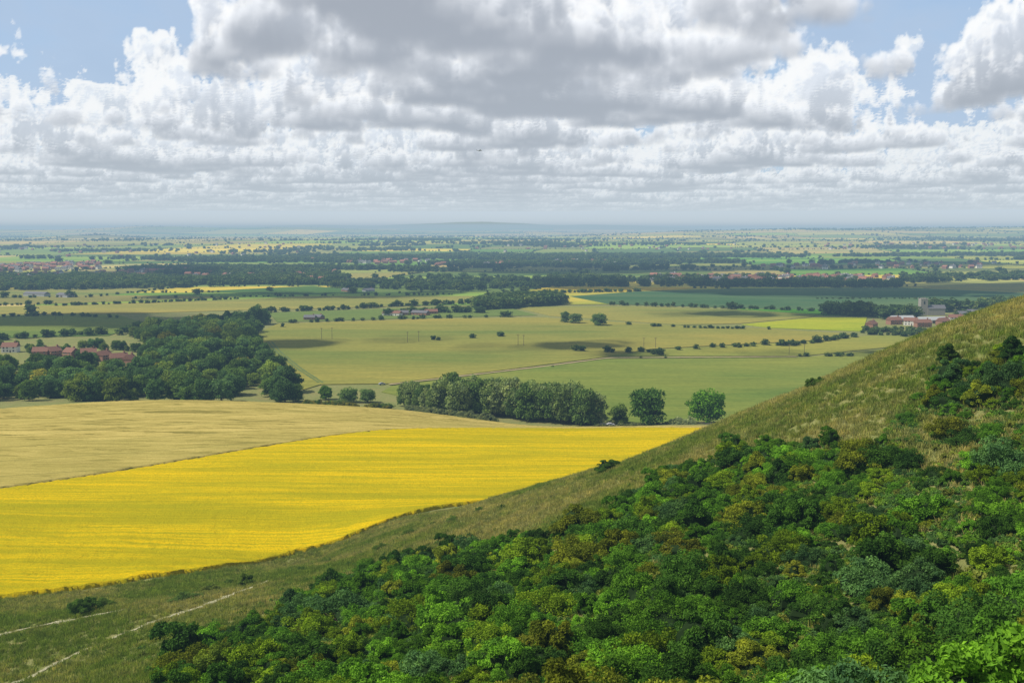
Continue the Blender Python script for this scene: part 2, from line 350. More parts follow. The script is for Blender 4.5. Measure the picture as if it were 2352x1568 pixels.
polyfield('wheat_field',[(-200,712),(120,705),(540,692),(700,684),(1120,683),(1100,697),(900,707),(600,716),(560,716),(300,724),(-200,726)],(.26,.25,.07),.5)
polyfield('pasture',[(-200,729),(270,726),(330,745),(280,765),(250,775),(-200,785)],(.14,.19,.045),.5)
polyfield('pasture',[(620,722),(900,712),(1150,706),(1180,712),(1240,728),(1000,733),(640,744)],(.12,.18,.05),.5)
polyfield('pasture',[(450,673),(720,660),(870,674),(700,680)],(.08,.15,.04),.5)
polyfield('wheat_field',[(-200,690),(300,682),(560,686),(120,701),(-200,707)],(.22,.21,.07),.5)
polyfield('rapeseed_field',[(1165,675),(1290,663),(1620,664),(1500,672)],YEL,.7)
polyfield('wheat_field',[(2080,662),(2362,650),(2600,655),(2600,680),(2362,672)],(.24,.24,.08),.5)
polyfield('pasture',[(2150,775),(2240,762),(2362,757),(2362,765),(2180,780)],LIM,.8)
strip('farm_track',[hit(a,b,z0=0) for a,b in [(895,889),(1150,859),(1260,846),(1400,827),(1850,824)]],3.5,.75,simple('dry_grass_verge',(.3,.24,.12),1,.3,.2))
tlm=simple('tractor_wheelings',(.1,.14,.035),1)
for o in (0,9): strip('tractor_wheelings',[hit(a+o,b,z0=0) for a,b in [(618,790),(640,815),(690,855),(738,886)]],1.5,.72,tlm)
# far patchwork
q=np.random.default_rng(21); rects=[]
def bsp(x0,x1,y0,y1,dep):
    w,h=x1-x0,y1-y0; s=(260+.055*y0)*(.75+.6*q.random())
    if (w<s*1.3 and h<s*1.3 and q.random()<.6) or (w<s*.8 and h<s*1.6) or (h<s*.7 and w<s*2) or dep>16: rects.append((x0,x1,y0,y1)); return
    if w>h*1.1: c=x0+w*(.3+.4*q.random()); bsp(x0,c,y0,y1,dep+1); bsp(c,x1,y0,y1,dep+1)
    else: c=y0+h*(.3+.4*q.random()); bsp(x0,x1,y0,c,dep+1); bsp(x0,x1,c,y1,dep+1)
bsp(-14000,14000,1300,21000,0)
def warp(x,y): 
    a=np.maximum(0,y-1300)*.06+20; a=np.minimum(a,230)
    xx=x+.18*(y-1300)*.3+a*bil(N2,x,y,30000); yy=y+a*bil(N2b,x+4000,y,30000)*.7+x*.06
    return xx,yy
pal=[(.25,.25,.08),(.34,.3,.11),(.15,.21,.055),(.1,.16,.045),(.2,.26,.06),(.14,.26,.045),(.4,.34,.14),(.31,.33,.07),(.18,.2,.07),(.5,.42,.07),(.36,.35,.1),(.27,.3,.08),(.42,.37,.15),(.22,.32,.06)]
hx=[];hy=[];hs=[]
for (x0,x1,y0,y1) in rects:
    xc,yc=(x0+x1)/2,(y0+y1)/2
    if abs(xc)>.75*yc+600: continue
    st=90+.02*yc; a=max(2,int((x1-x0)/st)+1); b=max(2,int((y1-y0)/st)+1)
    gx,gy=np.meshgrid(np.linspace(x0,x1,a),np.linspace(y0,y1,b),indexing='ij'); wx,wy=warp(gx,gy)
    V=np.stack([wx,wy,H(wx,wy)+.15],-1).reshape(-1,3); I=np.arange(a*b).reshape(a,b)
    F=np.stack([I[:-1,:-1],I[1:,:-1],I[1:,1:],I[:-1,1:]],-1).reshape(-1,4)
    addquads(V,F,np.array(pal[q.integers(len(pal))])*(.9+.45*q.random()))
    for e in range(2):
        pr=q.choice([.0,.2,.5,.85,.95]); big=q.choice([.04,.25]); sp=6+.0016*yc
        ln=(x1-x0) if e==0 else (y1-y0); k=int(ln/sp)
        if k<2: continue
        t=(np.arange(k)+q.random(k))/k; keep=q.random(k)<pr; t=t[keep]
        ex=x0+(x1-x0)*t if e==0 else np.full(len(t),x0); ey=np.full(len(t),y0) if e==0 else y0+(y1-y0)*t
        ex,ey=warp(ex,ey); hx.append(ex+q.normal(0,1.5,len(t)));hy.append(ey+q.normal(0,1.5,len(t)))
        hs.append(np.where(q.random(len(t))<big,.55+.4*q.random(len(t)),.18+.2*q.random(len(t))))
mk('farmland_patchwork',np.concatenate(FV),np.concatenate(FF),[farm],cattr={'col':np.concatenate(FC)})
print('fields',len(rects),time.time()-T0)
# ------------------------------------------------ distant trees (15 m prototypes)
far=[tree('far_tree_%d'%i,15,[7.5,8.5,6.5,8.5][i],.3,40+i,480,1.2,26,limbs=2) for i in range(4)]
hx=np.concatenate(hx);hy=np.concatenate(hy);hs=np.concatenate(hs)
keepout=[gpoly(pl) for pl in [
 [(1315,684),(1480,672),(1700,666),(2080,664),(2362,676),(2500,700),(2362,700),(1900,716),(1400,701)],
 [(-200,690),(560,684),(1120,681),(1100,700),(600,716),(300,728),(-200,735)],[(450,673),(720,660),(870,674),(700,680)],[(1165,677),(1290,662),(1620,663),(1500,674)],
 [(1180,702),(2000,712),(2362,720),(2600,1000),(560,1000),(560,760),(640,735)],[(2080,664),(2362,650),(2600,655),(2600,690),(2362,680)]]]
k=np.ones(len(hx),bool)
for kp in keepout: k&=~inpoly(hx,hy,kp)
k&=(hy>1350)&(np.abs(hx)<.62*hy+150)
px_,py_=[hx[k]],[hy[k]]; ss=[hs[k]]
def fan(n,y0,y1):
    r=q.random(n); y=1/(1/y0+(1/y1-1/y0)*r); x=(q.random(n)*2-1)*(.58*y+60); return x,y
x,y=fan(90000,1750,21000); mk_=bil(N2b,x,y*2.2,9000)+.5*bil(N2b,x+700,y*2,2600); a,b=proj(x,y,H(x,y))
k=mk_>1.15
ridge=(x/y>.05)&(y>9000)&(y<13000)&(mk_>.0); k|=ridge
for kp in keepout: k&=~inpoly(x,y,kp)
px_.append(x[k]);py_.append(y[k]);ss.append(.4+.6*q.random(k.sum()))
def fill(pl,n,smin,smax,world=False,clus=None):
    poly=pl if world else gpoly(pl); A_=np.array(poly); lo,hi=A_.min(0),A_.max(0)
    X_=[];Y_=[]; c=0
    while c<n:
        x=lo[0]+(hi[0]-lo[0])*q.random(4000); y=lo[1]+(hi[1]-lo[1])*q.random(4000); k=inpoly(x,y,poly)
        if clus is not None: k&=bil(N2b,x,y*1.5,1500)>clus
        X_.append(x[k]);Y_.append(y[k]); c+=k.sum()
    X_=np.concatenate(X_)[:n];Y_=np.concatenate(Y_)[:n]; return X_,Y_,smin+(smax-smin)*q.random(n)
def row(pts,sp,smin,smax,jit=2,pr=1.0):
    pts=np.array([hit(a,b,z0=0) for a,b in pts]); d=np.r_[0,np.cumsum(np.linalg.norm(np.diff(pts,axis=0),axis=1))]
    sp=sp*.7; k=max(2,int(d[-1]/sp)); t=(np.arange(k)+q.random(k)*.8)/k*d[-1]; t=t[q.random(k)<pr]
    return np.interp(t,d,pts[:,0])+q.normal(0,jit,len(t)),np.interp(t,d,pts[:,1])+q.normal(0,jit,len(t)),smin+(smax-smin)*q.random(len(t))
L=[fill([(780,668),(1080,672),(1300,662),(1750,662),(2080,664),(2080,652),(1750,640),(1500,645),(1200,640),(900,645),(780,655)],950,.35,.95,clus=.15),
 fill([(-100,672),(250,668),(420,664),(700,655),(780,662),(780,645),(500,632),(-100,640)],700,.4,.95,clus=.1),
 row([(780,664),(1080,668),(1300,660)],10,.4,.95,12,.8),row([(1300,660),(1750,661),(2080,663)],10,.4,.95,12,.8),
 fill([(2080,655),(2400,645),(2400,635),(2080,640)],140,.5,1.0),
 fill([(1105,716),(1180,712),(1300,702),(1295,692),(1150,700),(1095,705)],420,.7,1.1),
 fill([(1905,727),(2010,731),(2010,722),(1915,720)],50,.8,1.1),fill([(2020,737),(2110,737),(2110,728),(2020,728)],26,.7,1.05),
 fill([(2150,722),(2340,718),(2340,708),(2150,712)],50,.7,1.1),fill([(1985,772),(2170,782),(2190,768),(1990,760)],80,.2,.45),
 fill([(2195,735),(2362,728),(2362,720),(2200,727)],30,.4,.7),
 row([(640,746),(900,738),(1130,733)],9,.2,.4,pr=.6),row([(610,720),(760,716),(900,707),(1100,700)],8,.25,.6),row([(900,728),(1010,722),(1110,722)],7,.3,.7,4),
 row([(130,706),(330,700),(550,690)],7,.2,.4),row([(-100,708),(120,702)],9,.2,.5),row([(300,690),(700,683),(1060,680)],9,.15,.35,pr=.6),
 row([(1480,673),(1180,678),(1120,682)],8,.25,.5),row([(1400,703),(1690,712),(1900,720)],8,.2,.45,pr=.8),row([(1580,757),(1720,760)],5,.2,.3,1),
 row([(1790,800),(1870,792),(1975,778)],7,.25,.5,2),row([(1650,803),(1740,800)],8,.25,.42,1.5),row([(1910,823),(1972,822)],4,.2,.28,1),
 row([(-100,790),(160,775),(290,770),(350,752)],8,.25,.6,4),row([(-100,735),(120,728),(300,735)],9,.2,.4,pr=.7),row([(1880,690),(2150,690)],8,.15,.25)]
for a,b,s in L: px_.append(a);py_.append(b);ss.append(s)
for a,b,s in [(72,725,.9),(1000,785,.35),(1011,786,.25),(1090,781,.33),(1155,777,.38),(1328,810,.4),(1342,811,.4),(1400,813,.4),(1412,814,.3),(1450,814,.35),(1478,813,.38),(1497,814,.25),(1521,820,.5),(1508,818,.32),(1565,808,.3),(1606,806,.32),(1765,797,.4),(1687,713,.75),(652,755,.35),
  (1450,750,.3),(1508,754,.33),(1520,754,.3),(1552,755,.25),(1773,761,.3),(1160,731,.5),(1172,731,.5),(622,672,.55),(455,680,.75),(1860,822,.25),(1845,822,.2),(1478,826,.15),(1535,826,.15),(1275,847,.12)]:
    w=hit(a,b,z0=0); px_.append([w[0]]);py_.append([w[1]]);ss.append([s])
x=np.concatenate(px_);y=np.concatenate(py_);s=np.concatenate(ss); N=len(x)
tints=np.array([(.11,.165,.055),(.085,.14,.055),(.15,.195,.06),(.12,.18,.07),(.09,.145,.06)])
tt=tints[q.integers(5,size=N)]*(.75+.4*q.random(N))[:,None]
instancer('distant_woodland',far,np.c_[x,y,H(x,y)-.3],q.random(N)*6.28,np.c_[s*(.95+.5*q.random(N)),s*(.95+.5*q.random(N)),s],q.integers(4,size=N),tt)
print('far trees',N)
# ------------------------------------------------ middle trees (18 m prototypes)
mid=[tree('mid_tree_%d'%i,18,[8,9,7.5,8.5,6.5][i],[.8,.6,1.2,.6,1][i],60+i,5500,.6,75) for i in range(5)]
x1,y1,s1=fill([(300,775),(400,757),(480,748),(560,748),(620,742),(585,790),(615,850),(690,905),(700,935),(640,960),(400,965),(0,975),(-200,980),(-200,860),(0,862),(90,858),(240,862),(330,862),(330,800)],600,.4,.95)
x2,y2,s2=fill([(-200,858),(330,858),(330,800),(100,796),(-200,800)],60,.25,.5)
xa=np.r_[x1,x2];ya=np.r_[y1,y2];sa=np.r_[s1,s2]
k=(ya>560); xa,ya,sa=xa[k],ya[k],sa[k]
N=len(xa); tt=np.array([(.12,.19,.05),(.085,.15,.055),(.19,.25,.055),(.13,.22,.09),(.3,.28,.05)])[q.choice(5,N,p=[.3,.27,.23,.17,.03])]*(.7+.6*q.random(N))[:,None]
instancer('broadleaf_wood',mid,np.c_[xa,ya,H(xa,ya)-.4],q.random(N)*6.28,np.c_[sa*1.05,sa*1.05,sa],q.integers(5,size=N),tt)
# tree belt by the road
pb=[];
for i in range(64):
    t=(i+q.random())/64; a=930+440*t; b=947+30*t-16*q.random()
    w=hit(a,b,z0=1); pb.append((w[0],w[1],(.88+.3*q.random()) if t>.2 else .62+.3*q.random()))
pb=np.array(pb); N=len(pb)
tt=np.array([(.22,.28,.12),(.16,.22,.08),(.27,.32,.15),(.12,.19,.06)])[q.integers(4,size=N)]
mid2=[o.copy() for o in mid]
instancer('tree_belt',mid2,np.c_[pb[:,0],pb[:,1],H(pb[:,0],pb[:,1])-.4],q.random(N)*6.28,np.c_[pb[:,2]*.8,pb[:,2]*.8,pb[:,2]],q.integers(5,size=N),tt)
def single(name,src,px,py,s,tint,d0=None,sx=1):
    w=hit(px,py,z0=1) ; o=src.copy(); o.data=src.data.copy(); o.name=name
    o.data.materials[0]=leafmat(name+'_leaves',tint); S.collection.objects.link(o)
    o.location=(w[0],w[1],float(H(w[0],w[1])[0])-.3); o.scale=(s*sx,s*sx,s); o.rotation_euler=(0,0,q.random()*6); return o
single('oak_tree',mid[3],1492,988,1.08,(.075,.15,.035)); single('oak_tree',mid[1],1632,982,.95,(.11,.24,.025),sx=1.1)
single('ash_tree',mid[0],1428,975,.6,(.15,.22,.06)); single('lime_tree',mid[4],752,918,.5,(.12,.22,.035),sx=1.2)
single('field_maple_tree',mid[1],805,925,.5,(.15,.23,.08),sx=1.25); single('field_maple_tree',mid[3],848,925,.48,(.15,.23,.08),sx=1.2)
single('oak_tree',mid[3],658,930,.75,(.065,.12,.045)); single('oak_tree',mid[1],592,747,1.2,(.08,.14,.05))
single('willow_tree',mid[0],1303,742,.7,(.16,.23,.1)); single('willow_tree',mid[3],1328,744,.65,(.16,.23,.09),sx=1.2); single('willow_tree',mid[1],1382,749,.75,(.14,.22,.07),sx=1.2)
# ------------------------------------------------ bushes on the down
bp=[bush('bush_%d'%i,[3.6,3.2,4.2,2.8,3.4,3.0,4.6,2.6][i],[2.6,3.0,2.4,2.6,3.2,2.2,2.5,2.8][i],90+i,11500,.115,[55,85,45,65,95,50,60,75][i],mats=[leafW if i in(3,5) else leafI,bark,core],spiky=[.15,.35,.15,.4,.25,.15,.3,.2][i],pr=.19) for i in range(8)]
scrub=[(350,1700),(380,1560),(480,1470),(640,1430),(760,1350),(880,1320),(1010,1280),(1200,1260),(1400,1220),(1450,1150),(1520,1100),(1650,1060),(1780,1030),(1960,1025),(2060,1030),(2120,1080),(2220,1100),(2300,1030),(2362,1000),(2600,960),(2900,1700)]
x=-70+260*q.random(60000); y=35+200*q.random(60000); z=H(x,y); a,b=proj(x,y,z)
k=(inpoly(a,b,scrub)|inpoly(a,b,[(2110,930),(2170,860),(2362,830),(2700,820),(2700,900),(2362,960),(2200,965)])|(inpoly(a,b,[(2050,980),(2130,870),(2362,770),(2700,760),(2700,1000),(2362,1030),(2200,1080)])&(q.random(60000)<.05)))&(b<2000)
x,y,z,a,b=x[k],y[k],z[k],a[k],b[k]
sel=[];cell={}
den=bil(N2b,x,y,90)
for i in range(len(x)):
    rr=2.2 if den[i]>-.5 else 2.9
    if den[i]<-1.3: continue
    cx,cy=int(x[i]//3),int(y[i]//3); ok=True
    for u in (-1,0,1):
        for v in (-1,0,1):
            for j in cell.get((cx+u,cy+v),()):
                if (x[j]-x[i])**2+(y[j]-y[i])**2<rr*rr: ok=False;break
    if ok: sel.append(i); cell.setdefault((cx,cy),[]).append(i)
sel=np.array(sel); x,y,z=x[sel],y[sel],z[sel]; N=len(sel); print('bushes',N)
bt=np.array([(.10,.22,.025),(.065,.145,.025),(.18,.27,.022),(.21,.245,.028),(.15,.31,.03),(.19,.21,.03),(.09,.18,.065),(.045,.1,.022)])
tt=bt[q.choice(8,N,p=[.26,.2,.14,.08,.13,.03,.08,.08])]*(.65+.6*q.random(N))[:,None]
s=np.clip(.45+.85*q.random(N)**2,0,1.3)*np.where(q.random(N)<.04,1.3,1)
instancer('hillside_scrub',bp,np.c_[x,y,z-.2],q.random(N)*6.28,np.c_[s,s,s*(.8+.35*q.random(N))],q.integers(8,size=N),tt,q.normal(0,.1,(N,2)))
hb=[bush('herb_%d'%i,.75,1.1,130+i,900,.12,30,spiky=.3,mats=[leafW if i==1 else leafI,bark,core]) for i in range(3)]
x=-80+300*q.random(80000); y=35+215*q.random(80000); z=H(x,y); a,b=proj(x,y,z)
k=(inpoly(a,b,scrub)&(q.random(80000)<.7))|(inpoly(a,b,[(2020,1080),(2060,960),(2130,900),(2362,850),(2700,850),(2700,1200),(2362,1120)])&(q.random(80000)<.45))|(inpoly(a,b,[(300,1500),(640,1370),(850,1270),(1100,1235),(1400,1170),(1500,1080),(1700,1040),(1750,1060),(1500,1160),(1200,1290),(640,1450),(380,1600)])&(q.random(80000)<.1))
k&=b<2000
x,y,z=x[k],y[k],z[k];N=len(x);print('herbs',N)
tt=np.array([(.11,.21,.045),(.15,.25,.04),(.09,.17,.055),(.2,.23,.055)])[q.integers(4,size=N)]*(.75+.5*q.random(N))[:,None]
s=.5+.7*q.random(N)
instancer('bramble_undergrowth',hb,np.c_[x,y,z-.1],q.random(N)*6.28,s,q.integers(3,size=N),tt)
gm=leafmat('grass_blades',transl=.35); gp=[]
for i in range(3):
    r=np.random.default_rng(200+i); nb=46; b0=r.normal(0,.28,(nb,2)); hh=.3+.4*r.random(nb); ln=r.normal(0,.2,(nb,2)); w=.022+.02*r.random(nb); th=r.random(nb)*6.28
    dx=np.cos(th)*w;dy=np.sin(th)*w
    V=np.stack([np.c_[b0[:,0]-dx,b0[:,1]-dy,np.full(nb,-.05)],np.c_[b0[:,0]+dx,b0[:,1]+dy,np.full(nb,-.05)],np.c_[b0+ln+np.c_[dx,dy]*.5,hh],np.c_[b0+ln-np.c_[dx,dy]*.5,hh*.97]],1).reshape(-1,3)
    gp.append(mk('tuft_%d'%i,V,np.arange(4*nb).reshape(nb,4),[gm],fattr={'leaf':np.repeat(r.random(nb),4)},link=False))
NN=120000; x=-190+330*q.random(NN); y=70+215*q.random(NN); z=H(x,y); a,b=proj(x,y,z)
k=(a>-60)&(a<2450)&(b<1620)&~inpoly(a,b,[(-100,1385),(0,1385),(200,1362),(500,1315),(660,1282),(800,1247),(1000,1100),(-100,1100)])&~(inpoly(a,b,scrub)&(q.random(NN)<.85))
k&=q.random(NN)<np.clip(y/190,0.35,1)
x,y,z=x[k],y[k],z[k]
dmin=np.full(len(x),1e9)
for w in PW: dmin=np.minimum(dmin,(x-w[0])**2+(y-w[1])**2)
k=dmin>1.6; x,y,z=x[k],y[k],z[k]; N=len(x);print('tufts',N)
v=np.clip(.5+.35*bil(N2b,x,y,160)+.2*q.standard_normal(N)+.15*sst(0,60,x)-.1*sst(-20,-80,x),0,1)[:,None]
tt=(np.array([(.18,.24,.055)])*(1-v)+np.array([(.4,.35,.16)])*v)*(.8+.4*q.random((N,1)))
instancer('hill_grass',gp,np.c_[x,y,z],q.random(N)*6.28,.7+.7*q.random(N),q.integers(3,size=N),tt)
def hbush(name,px,py,s,tint,i,dm=120,sz=1):
    w=hit(px,py,dmin=dm); o=bp[i].copy(); o.data=bp[i].data.copy(); o.name=name; o.data.materials[0]=leafmat(name+'_leaves',tint); S.collection.objects.link(o)
    o.location=(w[0],w[1],float(H(w[0],w[1])[0])-.15); o.scale=(s,s,s*sz); o.rotation_euler=(0,0,q.random()*6)
hbush('hawthorn_bush',1397,1090,1.25,(.075,.14,.025),6,sz=.7)
hbush('hawthorn_bush',190,1415,1.05,(.1,.18,.04),0); hbush('hawthorn_bush',245,1400,.7,(.13,.2,.05),1)
hbush('hawthorn_bush',570,1350,.85,(.15,.22,.05),2); hbush('gorse_bush',480,1368,.85,(.17,.21,.06),3,sz=.8); hbush('gorse_bush',420,1385,.85,(.13,.2,.06),1,sz=.7)
hbush('elder_bush',1885,892,.7,(.1,.17,.04),0); hbush('elder_bush',2185,835,1.0,(.08,.14,.03),2)
for a,b,s_ in [(880,1260,.5),(945,1225,.5),(1045,1195,.55),(1108,1172,.5),(1160,1165,.35),(700,1310,.5),(530,1340,.5),(640,1330,.4),(760,1290,.45),(850,1250,.4),(1000,1205,.4)]: hbush('small_shrub',a,b+8,s_,(.13,.2,.05),q.integers(8))
hbush('hawthorn_tree',430,1545,1.7,(.065,.14,.03),6,80,1.15); hbush('hawthorn_tree',500,1560,1.2,(.16,.22,.035),0,80)
pts=[]
for i in range(42):
    t=i/41; w=hit(945+190*t,950+18*t+3*q.random(),z0=2); pts.append((w[0],w[1],.9+.4*q.random()))
for i in range(60):
    t=q.random(); w=hit(700+200*t,935+8*q.random(),z0=3); pts.append((w[0],w[1],.5+.6*q.random()))
for i in range(46):
    t=i/45; w=hit(1370+240*t,985+4*q.random(),z0=2); pts.append((w[0],w[1],.25+.35*q.random()))
for a,b,s_ in [(1395,975,1.2),(1410,973,1.0),(1570,990,1.3),(1590,990,1.4),(1555,990,1.0)]:
    w=hit(a,b,z0=2); pts.append((w[0],w[1],s_))
pts=np.array(pts);N=len(pts)
tt=np.tile(np.array([(.24,.27,.15)]),(N,1)); tt[42:102]=np.array([(.2,.22,.06),(.13,.2,.05),(.28,.26,.06)])[q.integers(3,size=60)]; tt[-3:]=(.36,.4,.25)
instancer('field_hedge',[o.copy() for o in bp[:4]],np.c_[pts[:,0],pts[:,1],H(pts[:,0],pts[:,1])-.2],q.random(N)*6.28,pts[:,2],q.integers(4,size=N),tt)
print('plants',time.time()-T0)
# ------------------------------------------------ buildings
brick=simple('brick',(.28,.15,.1),.9,.2,2); tile=simple('clay_tiles',(.2,.1,.07),.85,.3,1); slate=simple('slate',(.13,.13,.14),.7,.2,1); glass=simple('window_glass',(.03,.04,.05),.15,.1,spec=.6)
white=simple('white_render',(.7,.68,.62),.9,.08); metal=simple('barn_sheeting',(.35,.36,.36),.6,.15,.5); wood=simple('weathered_wood',(.12,.09,.065),.9); stone=simple('flint_stone',(.3,.28,.24),.95)
def box(V,F,x0,x1,y0,y1,z0,z1):
    o=len(V); V+=[(x0,y0,z0),(x1,y0,z0),(x1,y1,z0),(x0,y1,z0),(x0,y0,z1),(x1,y0,z1),(x1,y1,z1),(x0,y1,z1)]
    F+=[(o,o+3,o+2,o+1),(o+4,o+5,o+6,o+7),(o,o+1,o+5,o+4),(o+1,o+2,o+6,o+5),(o+2,o+3,o+7,o+6),(o+3,o,o+4,o+7)]
def part(name,V,F,m,par=None):
    me=bpy.data.meshes.new(name); me.from_pydata(V,[],F); me.materials.append(m); me.update(); o=bpy.data.objects.new(name,me); S.collection.objects.link(o)
    if par: o.parent=par
    return o
def roofm(L,Wd,e,h,ov=.4):
    a,b=L/2+ov,Wd/2+ov
    V=[(-a,-b,e),(a,-b,e),(a,b,e),(-a,b,e),(-a,0,e+h),(a,0,e+h)]; return V,[(0,1,5,4),(2,3,4,5),(0,4,3),(1,2,5),(0,3,2,1)]
def house(name,x,y,rot,L=10,Wd=8,e=5,h=3,wm=None,rm=None,barn=False):
    E=bpy.data.objects.new(name,None); S.collection.objects.link(E); E.location=(x,y,float(H(x,y)[0])); E.rotation_euler=(0,0,rot)
    V=[];F=[]; box(V,F,-L/2,L/2,-Wd/2,Wd/2,-.5,e-.01)
    part('walls',V,F,wm or brick,E); V,F=roofm(L,Wd,e,h); part('roof',V,F,rm or tile,E)
    if barn:
        V=[];F=[]; box(V,F,-2,2,-Wd/2-.06,-Wd/2+.02,0,e*.8); part('barn_door',V,F,wood,E); return E
    V=[];F=[]; box(V,F,L*.28,L*.28+1,-.5,.5,e+h*.5,e+h+1.2); part('chimney',V,F,brick,E)
    V=[];F=[];V2=[];F2=[]
    for sy in(-1,1):
        for zz in ((1,3.4) if e>4 else (1,)):
            for xx in (-L*.33,-L*.1,L*.3):
                ys_=sorted((sy*(Wd/2-.02),sy*(Wd/2+.05))); box(V,F,xx-.6,xx+.6,ys_[0],ys_[1],zz,zz+1.2)
                ys_=sorted((sy*(Wd/2-.02),sy*(Wd/2+.09))); box(V2,F2,xx-.7,xx+.7,ys_[0],ys_[1],zz-.12,zz-.01)
    part('windows',V,F,glass,E); part('sills',V2,F2,white,E)
    V=[];F=[]; box(V,F,L*.05,L*.05+1,-Wd/2-.06,-Wd/2+.02,0,2.1); part('door',V,F,wood,E); return E
for px,py,L_,r_ in [(95,823,13,.2),(125,822,10,.9),(165,825,12,-.5),(205,826,13,.4),(240,832,11,1.1),(275,838,14,.6),(300,842,9,1.3),(335,868,14,.2),(410,862,9,-.6),(25,812,14,.1),(-40,815,12,.2),
   (2062,748,13,.3),(2100,750,12,-.4),(2128,754,14,.1),(2175,750,12,.5),(2205,742,13,-.2),(2010,757,10,.8)]:
    w=hit(px,py,z0=0); house('brick_house',w[0],w[1],r_,L_*(.85 if px<1000 else 1.1),8,4.6,3.4,white if px in(25,2100,2205) else brick,tile)
for px,py,L_,wm_ in [(905,728,22,white),(930,727,12,brick),(970,727,20,brick),(995,724,14,brick),(715,738,12,brick),(735,737,10,brick),(800,673,24,brick),(850,673,18,metal)]:
    w=hit(px,py,z0=0); house('farmhouse',w[0],w[1],.5*q.standard_normal(),L_,9,3.2,2.6,wm_,tile if q.random()<.5 else slate)
for px,py,L_ in [(85,683,40),(150,686,25),(2080,742,24),(2148,745,30),(2232,731,22),(2250,727,20)]:
    w=hit(px,py,z0=0); house('barn',w[0],w[1],.3*q.standard_normal(),L_,12,3.8,3.0,white if px>2100 else metal,metal if q.random()<.6 else slate,True)
w=hit(2128,727,z0=0); E=bpy.data.objects.new('stone_church',None); S.collection.objects.link(E); E.location=(w[0],w[1],0)
V=[];F=[]; box(V,F,-4,4,-4,4,0,19)
for u in(-3.6,-1.2,1.2,3.6):
    for v in(-4,4): box(V,F,u-.39,u+.39,v-.3,v+.3,19.01,20.3)
part('tower',V,F,stone,E); V=[];F=[]
for v in(-4.06,4.0): box(V,F,-.9,.9,v,v+.06,13,16.5)
part('belfry_openings',V,F,glass,E); V=[];F=[]; box(V,F,4.01,24,-4.5,4.5,0,8); part('nave',V,F,stone,E)
V,F=roofm(20,9,8.01,4); part('nave_roof',[(a+14.45,b,c) for a,b,c in V],F,slate,E)
vp=[]
for i,(wm_,rm_) in enumerate([(brick,tile),(white,slate),(brick,simple('red_tiles',(.28,.13,.09),.85,.3))]):
    V=[];F=[];box(V,F,-5.5,5.5,-4,4,-.5,5); R,RF=roofm(11,8,5.01,3); n0=len(V); V+=R; nf=len(F); F+=[tuple(k+n0 for k in f) for f in RF]
    box(V,F,2,3,-.5,.5,6.5,9)
    for zz in(1,3.3):
        for xx in(-3.5,-.8,2.5): box(V,F,xx-.6,xx+.6,-4.06,-3.98,zz,zz+1.2)
    me=bpy.data.meshes.new('village_house_%d'%i); me.from_pydata(V,[],F)
    for mm in(wm_,rm_,glass): me.materials.append(mm)
    for j,pl in enumerate(me.polygons): pl.material_index=0 if j<nf else (1 if j<nf+5 else (0 if j<nf+11 else 2))
    vp.append(bpy.data.objects.new('village_house_%d'%i,me))
VX=[];VY=[]
for pl,nn in [([(-100,640),(450,622),(800,630),(800,650),(500,655),(-100,660)],150),([(1500,655),(2060,650),(2060,640),(1500,638)],110),([(-100,618),(230,606),(230,622),(-100,632)],110),([(1000,608),(1420,604),(1420,612),(1000,614)],90),([(700,600),(1000,603),(900,612)],35),([(1900,572),(2362,570),(2362,580),(1900,580)],50),([(-100,575),(700,570),(700,590),(-100,595)],60),([(1750,612),(2300,605),(2300,620),(1750,622)],50),([(1100,575),(1700,570),(1700,580),(1100,585)],40)]:
    a,b,s=fill(pl,nn,1,1); VX.append(a);VY.append(b)
x=np.concatenate(VX);y=np.concatenate(VY);N=len(x)
instancer('distant_village',vp,np.c_[x,y,H(x,y)],q.normal(0,.6,N),.9+.4*q.random(N),q.integers(3,size=N),np.ones((N,3)))
for px,py,hp in [(742,784,11),(766,783,11),(940,791,10),(966,789,10),(1195,798,10),(1208,799,10),(1485,803,9),(1512,803,9),(1820,820,9),(1855,818,9),(620,842,10),(645,872,10),(672,895,10),(575,800,9),(128,740,9),(145,742,9)]:
    w=hit(px,py,z0=0); V,F=tube((0,0,-.5),(0,0,hp),.2,.14,8); V=[tuple(v) for v in V]; F=[tuple(map(int,f)) for f in F]; F.append(tuple(range(8,16)))
    box(V,F,-1.1,1.1,-.08,.08,hp-.9,hp-.7)
    for u in(-.95,0,.95): box(V,F,u-.07,u+.07,-.07,.07,hp-.69,hp-.4)
    o=part('utility_pole',V,F,wood); o.location=(w[0],w[1],0)
